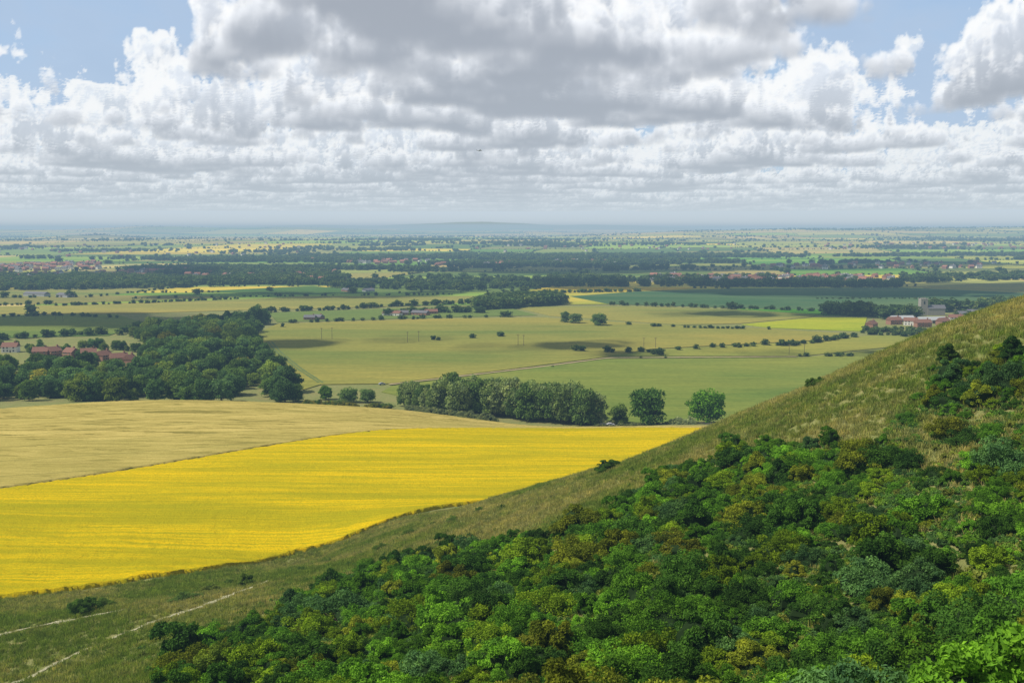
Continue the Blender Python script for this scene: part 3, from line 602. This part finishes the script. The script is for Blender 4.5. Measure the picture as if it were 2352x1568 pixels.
# ------------------------------------------------ road, cars, aeroplane
asph=simple('asphalt',(.06,.06,.062),.9)
strip('road',[hit(a,b,z0=2) for a,b in [(1250,989),(1330,986),(1400,984),(1500,985),(1620,990),(1800,995)]],6,.25,asph)
rub=simple('tyre',(.02,.02,.02),.9)
def car(px,py,z0,colr,rot):
    w=hit(px,py,z0=z0); E=bpy.data.objects.new('parked_car',None); S.collection.objects.link(E); E.location=(w[0],w[1],float(H(w[0],w[1])[0])+.27); E.rotation_euler=(0,0,rot)
    prof=[(-2.15,.35),(-2.2,.8),(-1.9,.95),(-1.5,1.0),(-1.0,1.42),(.5,1.45),(1.15,1.0),(2.0,.85),(2.2,.6),(2.15,.35)]
    n_=len(prof); V=[(a,-.85,c) for a,c in prof]+[(a,.85,c) for a,c in prof]
    V=[(a,b*(.82 if c>1.1 else 1),c) for a,b,c in V]
    F=[tuple(range(n_)),tuple(range(2*n_-1,n_-1,-1))]+[(i,n_+i,n_+(i+1)%n_,(i+1)%n_) for i in range(n_)]
    part('body',V,F,simple('car_paint',colr,.3,.02,spec=.5),E)
    V=[(-1.35,-.86,1.02),(1.0,-.86,1.02),(.45,-.73,1.36),(-.95,-.73,1.36)]; V=V+[(a,-b,c) for a,b,c in V]; part('side_windows',V,[(0,1,2,3),(7,6,5,4)],glass,E)
    V=[];F=[]
    for sx in(-1.35,1.35):
        for sy in(-.8,.8):
            a,b=tube((sx,sy-.11,.33),(sx,sy+.11,.33),.33,.33,14); o=len(V); V+=[tuple(k) for k in a]; F+=[tuple(int(k)+o for k in f) for f in b]; F+=[tuple(range(o,o+14)),tuple(range(o+14,o+28))]
    part('wheels',V,F,rub,E)
car(1392,985,2,(.03,.03,.04),.1); car(1408,984,2,(.5,.5,.52),.05); car(881,888,0,(.25,.27,.3),.5)
a_,b_=ray(1106,348); D=1500; V=[];F=[]
for (p0,p1,r0,r1) in [((-4,0,0),(-2.5,0,.1),.1,.5),((-2.5,0,.1),(0,0,.15),.5,.55),((0,0,.15),(4.2,0,.3),.55,.12)]:
    a,b=tube(p0,p1,r0,r1,8); o=len(V); V+=[tuple(k) for k in a]; F+=[tuple(int(k)+o for k in f) for f in b]
box(V,F,-1.3,.1,-6.5,6.5,.45,.6); box(V,F,3.3,4.2,-1.8,1.8,.3,.38); box(V,F,3.4,4.3,-.06,.06,.3,1.6)
o=part('light_aircraft',V,F,simple('aircraft_paint',(.3,.3,.31),.4)); o.location=(a_*D,D,EYE+b_*D); o.rotation_euler=(.1,.05,math.radians(190))
# ------------------------------------------------ lights + world
SUN=Vector((-.60,-.12,.79)).normalized()
ld=bpy.data.lights.new('sun','SUN'); ld.energy=4.8; ld.angle=math.radians(.5); ld.color=(1,.95,.85); lo=bpy.data.objects.new('sun',ld); S.collection.objects.link(lo)
lo.rotation_euler=SUN.to_track_quat('Z','Y').to_euler()
wd=bpy.data.worlds.new('World'); S.world=wd; wd.use_nodes=True; wd.node_tree.nodes.clear(); g=G(wd.node_tree)
wo=g.a('ShaderNodeOutputWorld'); sk=g.a('ShaderNodeTexSky',sky_type='NISHITA',sun_disc=False,sun_elevation=math.asin(SUN.z),sun_rotation=math.atan2(SUN.x,SUN.y)); sk.dust_density=1.0
sky=g.a('ShaderNodeBackground',{'Color':sk.outputs[0],'Strength':.12})
tc=g.a('ShaderNodeTexCoord').outputs['Generated']; nz=g.noise(g.a('ShaderNodeMapping',{'Vector':tc,'Scale':(1,1,2)}).outputs[0],2.5,6,.55)
cb=g.a('ShaderNodeBackground',{'Color':g.ramp(nz,[(.45,(.85,.87,.9)),(.7,(.5,.53,.58))]),'Strength':.75})
g.l.new(g.a('ShaderNodeMixShader',{0:g.ramp(nz,[(.44,0.0),(.54,.9)]),1:sky.outputs[0],2:cb.outputs[0]}).outputs[0],wo.inputs[0])
# ------------------------------------------------ unseen cumulus above the view, added to dapple the plain with shade
m,g=mat('shading_cloud_vapour'); d=g.a('ShaderNodeBsdfDiffuse',{'Color':(.85,.86,.88,1)}); tr=g.a('ShaderNodeBsdfTranslucent',{'Color':(.85,.86,.88,1)}); tp=g.a('ShaderNodeBsdfTransparent')
v1=g.a('ShaderNodeMixShader',{0:.5,1:d.outputs[0],2:tr.outputs[0]})
g.l.new(g.a('ShaderNodeMixShader',{0:.09,1:tp.outputs[0],2:v1.outputs[0]}).outputs[0],g.out.inputs[0]); vap=m
def cumulus(gx,gy,rx,ry,seed,z=900,nb=44):
    r=np.random.default_rng(seed); cx=gx+SUN.x/SUN.z*z; cy=gy+SUN.y/SUN.z*z; Vs=[];Fs=[];o=0
    ang=r.normal(0,.12)
    for i in range(nb):
        f=r.uniform(-1,1,2); fx=f[0]; fy=f[1]*.5*(1-abs(fx)*.5)+.35*math.sin(fx*4+seed); k=math.exp(-.7*(fx*fx+fy*fy)); rad=ry*(.22+.35*k*r.random())
        V,F=blob((cx+rx*fx,cy+ry*fy+rx*fx*ang,z+rad*.3),rad*1.6,rad*.6,seed*100+i,14,9,.12); Vs.append(V);Fs.append(F+o);o+=len(V)
    mk('shading_cloud',np.concatenate(Vs),np.concatenate(Fs),[vap],smooth=True)
for i,(a,b,c_,d_) in enumerate([(520,1650,430,210),(330,2420,520,230),(-950,2150,360,180),(1150,2750,450,220),(-440,1080,130,100),(-300,1480,230,90)]): cumulus(a,b,c_,d_,300+i)
cumulus(-100,850,190,52,310,nb=30); cumulus(190,790,130,36,311,nb=16); cumulus(330,1150,170,60,312,nb=22)
# ------------------------------------------------ clouds: density field marched once, sun shading and haze baked into sky dome colours
def worley(n,cells,seed):
    r=np.random.default_rng(seed); pt=r.random((cells,cells,cells,3)).astype(np.float32)
    ax=(np.arange(n)+.5)/n*cells; ci=ax.astype(int); fr=(ax-ci).astype(np.float32)
    best=np.full((n,n,n),9,np.float32)
    for u in(-1,0,1):
        for v in(-1,0,1):
            for w in(-1,0,1):
                pp=pt[((ci+u)%cells)[:,None,None],((ci+v)%cells)[None,:,None],((ci+w)%cells)[None,None,:]]
                d=(pp[...,0]+u-fr[:,None,None])**2+(pp[...,1]+v-fr[None,:,None])**2+(pp[...,2]+w-fr[None,None,:])**2
                np.minimum(best,d,out=best)
    return 1-np.sqrt(best)
TW=.55*worley(96,3,1)+.3*worley(96,6,2)+.15*worley(96,12,3); TW=((TW-TW.mean())/TW.std()).astype(np.float32)
NT=96; TWf=TW.ravel()
def tri(x,y,z,per,ox=0.):
    s_=NT/per; x=x*s_+ox;y=y*s_+ox*1.7;z=z*s_+ox*.6; i=np.floor(x).astype(np.int32);j=np.floor(y).astype(np.int32);k=np.floor(z).astype(np.int32)
    fx=x-i;fy=y-j;fz=z-k; i%=NT;j%=NT;k%=NT;i1=(i+1)%NT;j1=(j+1)%NT;k1=(k+1)%NT
    i*=NT*NT;i1*=NT*NT;j*=NT;j1*=NT
    a=TWf[i+j+k]*(1-fz)+TWf[i+j+k1]*fz; b=TWf[i+j1+k]*(1-fz)+TWf[i+j1+k1]*fz
    c=TWf[i1+j+k]*(1-fz)+TWf[i1+j+k1]*fz; d=TWf[i1+j1+k]*(1-fz)+TWf[i1+j1+k1]*fz
    return (a*(1-fy)+b*fy)*(1-fx)+(c*(1-fy)+d*fy)*fx
CB=900.;CT=1200.
def gau(x,y,px,py,d,rx,ry):
    a,b=ray(px,py); return np.exp(-(((x-a*d)/rx)**2+((y-d)/ry)**2))
def cover(x,y):
    c=-.46+.35*bil(N2,x+2500,y+1000,26000)+.8*bil(N2b,x,y,9500)
    az_=x/np.maximum(y,1)
    c-=3.4*np.exp(-((az_+.44)/.13)**2)*sst(9500,6500,y)
    c-=3.0*gau(x,y,2160,150,6600,480,2000)
    c+=1.2*gau(x,y,600,120,5200,380,500)+1.1*gau(x,y,1030,100,5000,600,400)+1.0*gau(x,y,1450,150,5600,500,400)+.9*gau(x,y,1850,60,4600,400,400)
    return c
def dens(x,y,z,cov,fine=True):
    h=(z-CB)/CT
    s_=cov+.5*tri(x,y,z,3000.)-1.5*h
    if fine: s_=s_+.21*tri(x,y,z,700.,11.)+.055*tri(x,y,z,200.,31.)
    return np.clip(s_*2.6,0,1)*np.clip(h*10,0,1)
az=np.radians(np.r_[np.linspace(-60,-31,60,endpoint=False),np.linspace(-31,31,1100),np.linspace(31,60,61)[1:]])
el=np.radians(np.r_[-.4,-.1,np.linspace(.1,14.2,250),np.linspace(14.2,32,46)[1:]])
AZ,EL=np.meshgrid(az,el,indexing='ij'); DX=(np.sin(AZ)*np.cos(EL)).ravel().astype(np.float32);DY=(np.cos(AZ)*np.cos(EL)).ravel().astype(np.float32);DZ=np.sin(EL).ravel().astype(np.float32)
n=len(DX); Tr=np.ones(n,np.float32); Cc=np.zeros((n,3),np.float32); 
t0=CB/np.maximum(DZ,.004); t1=np.minimum((CB+CT*.95)/np.maximum(DZ,.004),60000.); ok=(t0<55000)&(DZ>.004)
STEPS=140; lr=np.log(np.maximum(t1/t0,1.001)); r3=np.random.default_rng(5); jit=r3.random(n).astype(np.float32)*.3
SIG=.016; sx,sy,sz=SUN
for st in range(STEPS):
    act=np.nonzero(ok&(Tr>.02))[0]
    if len(act)==0: break
    f0=(st+jit[act])/STEPS; t=t0[act]*np.exp(lr[act]*f0); dt=t*lr[act]/STEPS
    x=DX[act]*t;y=DY[act]*t;z=DZ[act]*t
    cov=cover(x,y).astype(np.float32); h=(z-CB)/CT
    c2=cov-1.5*h>-1.9; act,t,dt,x,y,z,cov,h=[v[c2] for v in (act,t,dt,x,y,z,cov,h)]
    if len(act)==0: continue
    d=dens(x,y,z,cov); k=d>.01
    act,t,dt,x,y,z,cov,h,d=[v[k] for v in (act,t,dt,x,y,z,cov,h,d)]
    if len(act)==0: continue
    od=np.zeros(len(act),np.float32)
    for ls,w_ in ((35,60),(110,110),(280,220)):
        x2,y2,z2=x+sx*ls,y+sy*ls,z+sz*ls; od+=dens(x2,y2,z2,cov,ls<120)*w_
    Ts=.7*np.exp(-od*SIG*.65)+.3*np.exp(-od*SIG*.12)
    al=1-np.exp(-d*SIG*dt*1.5); hh=np.clip(h*2.4,0,1)
    amb=np.array([.37,.415,.49],np.float32)[None]*(.83+.5*hh)[:,None]
    L_=amb+np.array([.92,.90,.87],np.float32)[None]*(Ts*(.22+.78*np.clip(hh*2.3,0,1)))[:,None]
    fog=(1-np.exp(-np.maximum(t-4000,0)/30000))[:,None]; L_=np.minimum(L_,1.05)*(1-fog)+np.array([.64,.73,.79],np.float32)*fog
    wgt=Tr[act]*al; Cc[act]+=wgt[:,None]*L_; Tr[act]*=1-al
alpha=1-Tr; col=Cc/np.maximum(alpha,1e-3)[:,None]
ed=np.maximum(EL.ravel(),0); lo_=np.exp(-ed/math.radians(4))[:,None]
veil=.4*np.exp(-ed/math.radians(5))+.58
vc=np.array([.36,.57,.88])[None]*(1-lo_)+np.array([.70,.78,.82])[None]*lo_; a2=alpha+(1-alpha)*veil
col=(col*alpha[:,None]+vc*((1-alpha)*veil)[:,None])/a2[:,None]
edge=(1-sst(math.radians(48),math.radians(60),np.abs(AZ)))*(1-sst(math.radians(24),math.radians(32),EL)); a2=a2*edge.ravel()
R=70000.; V=np.stack([DX*R,DY*R,DZ*R+EYE],1); na,ne=AZ.shape; I=np.arange(n).reshape(na,ne)
F=np.stack([I[:-1,:-1],I[:-1,1:],I[1:,1:],I[1:,:-1]],-1).reshape(-1,4)
m,g=mat('cloudy_sky'); at=g.a('ShaderNodeAttribute',attribute_type='GEOMETRY',attribute_name='cloud'); al=g.a('ShaderNodeAttribute',attribute_type='GEOMETRY',attribute_name='cover').outputs['Fac']
em=g.a('ShaderNodeEmission',{'Color':at.outputs['Color'],'Strength':1.0}); tp=g.a('ShaderNodeBsdfTransparent')
g.l.new(g.a('ShaderNodeMixShader',{0:al,1:tp.outputs[0],2:em.outputs[0]}).outputs[0],g.out.inputs[0]); m.cycles.emission_sampling='NONE'
mk('sky',V,F,[m],fattr={'cover':a2},cattr={'cloud':col},smooth=True)
print('sky',time.time()-T0)
# ------------------------------------------------ summer haze: absorbing air layer, its own glow stands in for scattered light
m=bpy.data.materials.new('glowing_haze'); m.use_nodes=True; m.node_tree.nodes.clear(); g=G(m.node_tree); o=g.a('ShaderNodeOutputMaterial')
DEN=1.3e-4; ac=(.3,.14,0.0); leq=(.37,.50,.60)
va=g.a('ShaderNodeVolumeAbsorption',{'Color':ac+(1,),'Density':DEN})
em=g.a('ShaderNodeEmission',{'Color':tuple((1-a)*l for a,l in zip(ac,leq))+(1,),'Strength':DEN})
g.l.new(g.a('ShaderNodeAddShader',{0:va.outputs[0],1:em.outputs[0]}).outputs[0],o.inputs['Volume'])
V=[];F=[]; box(V,F,-85000,85000,-6000,85000,-80,155); part('glowing_haze_layer',V,F,m)
m.cycles.emission_sampling='NONE'
try: m.cycles.homogeneous_volume=True
except Exception: pass
print('done',time.time()-T0)
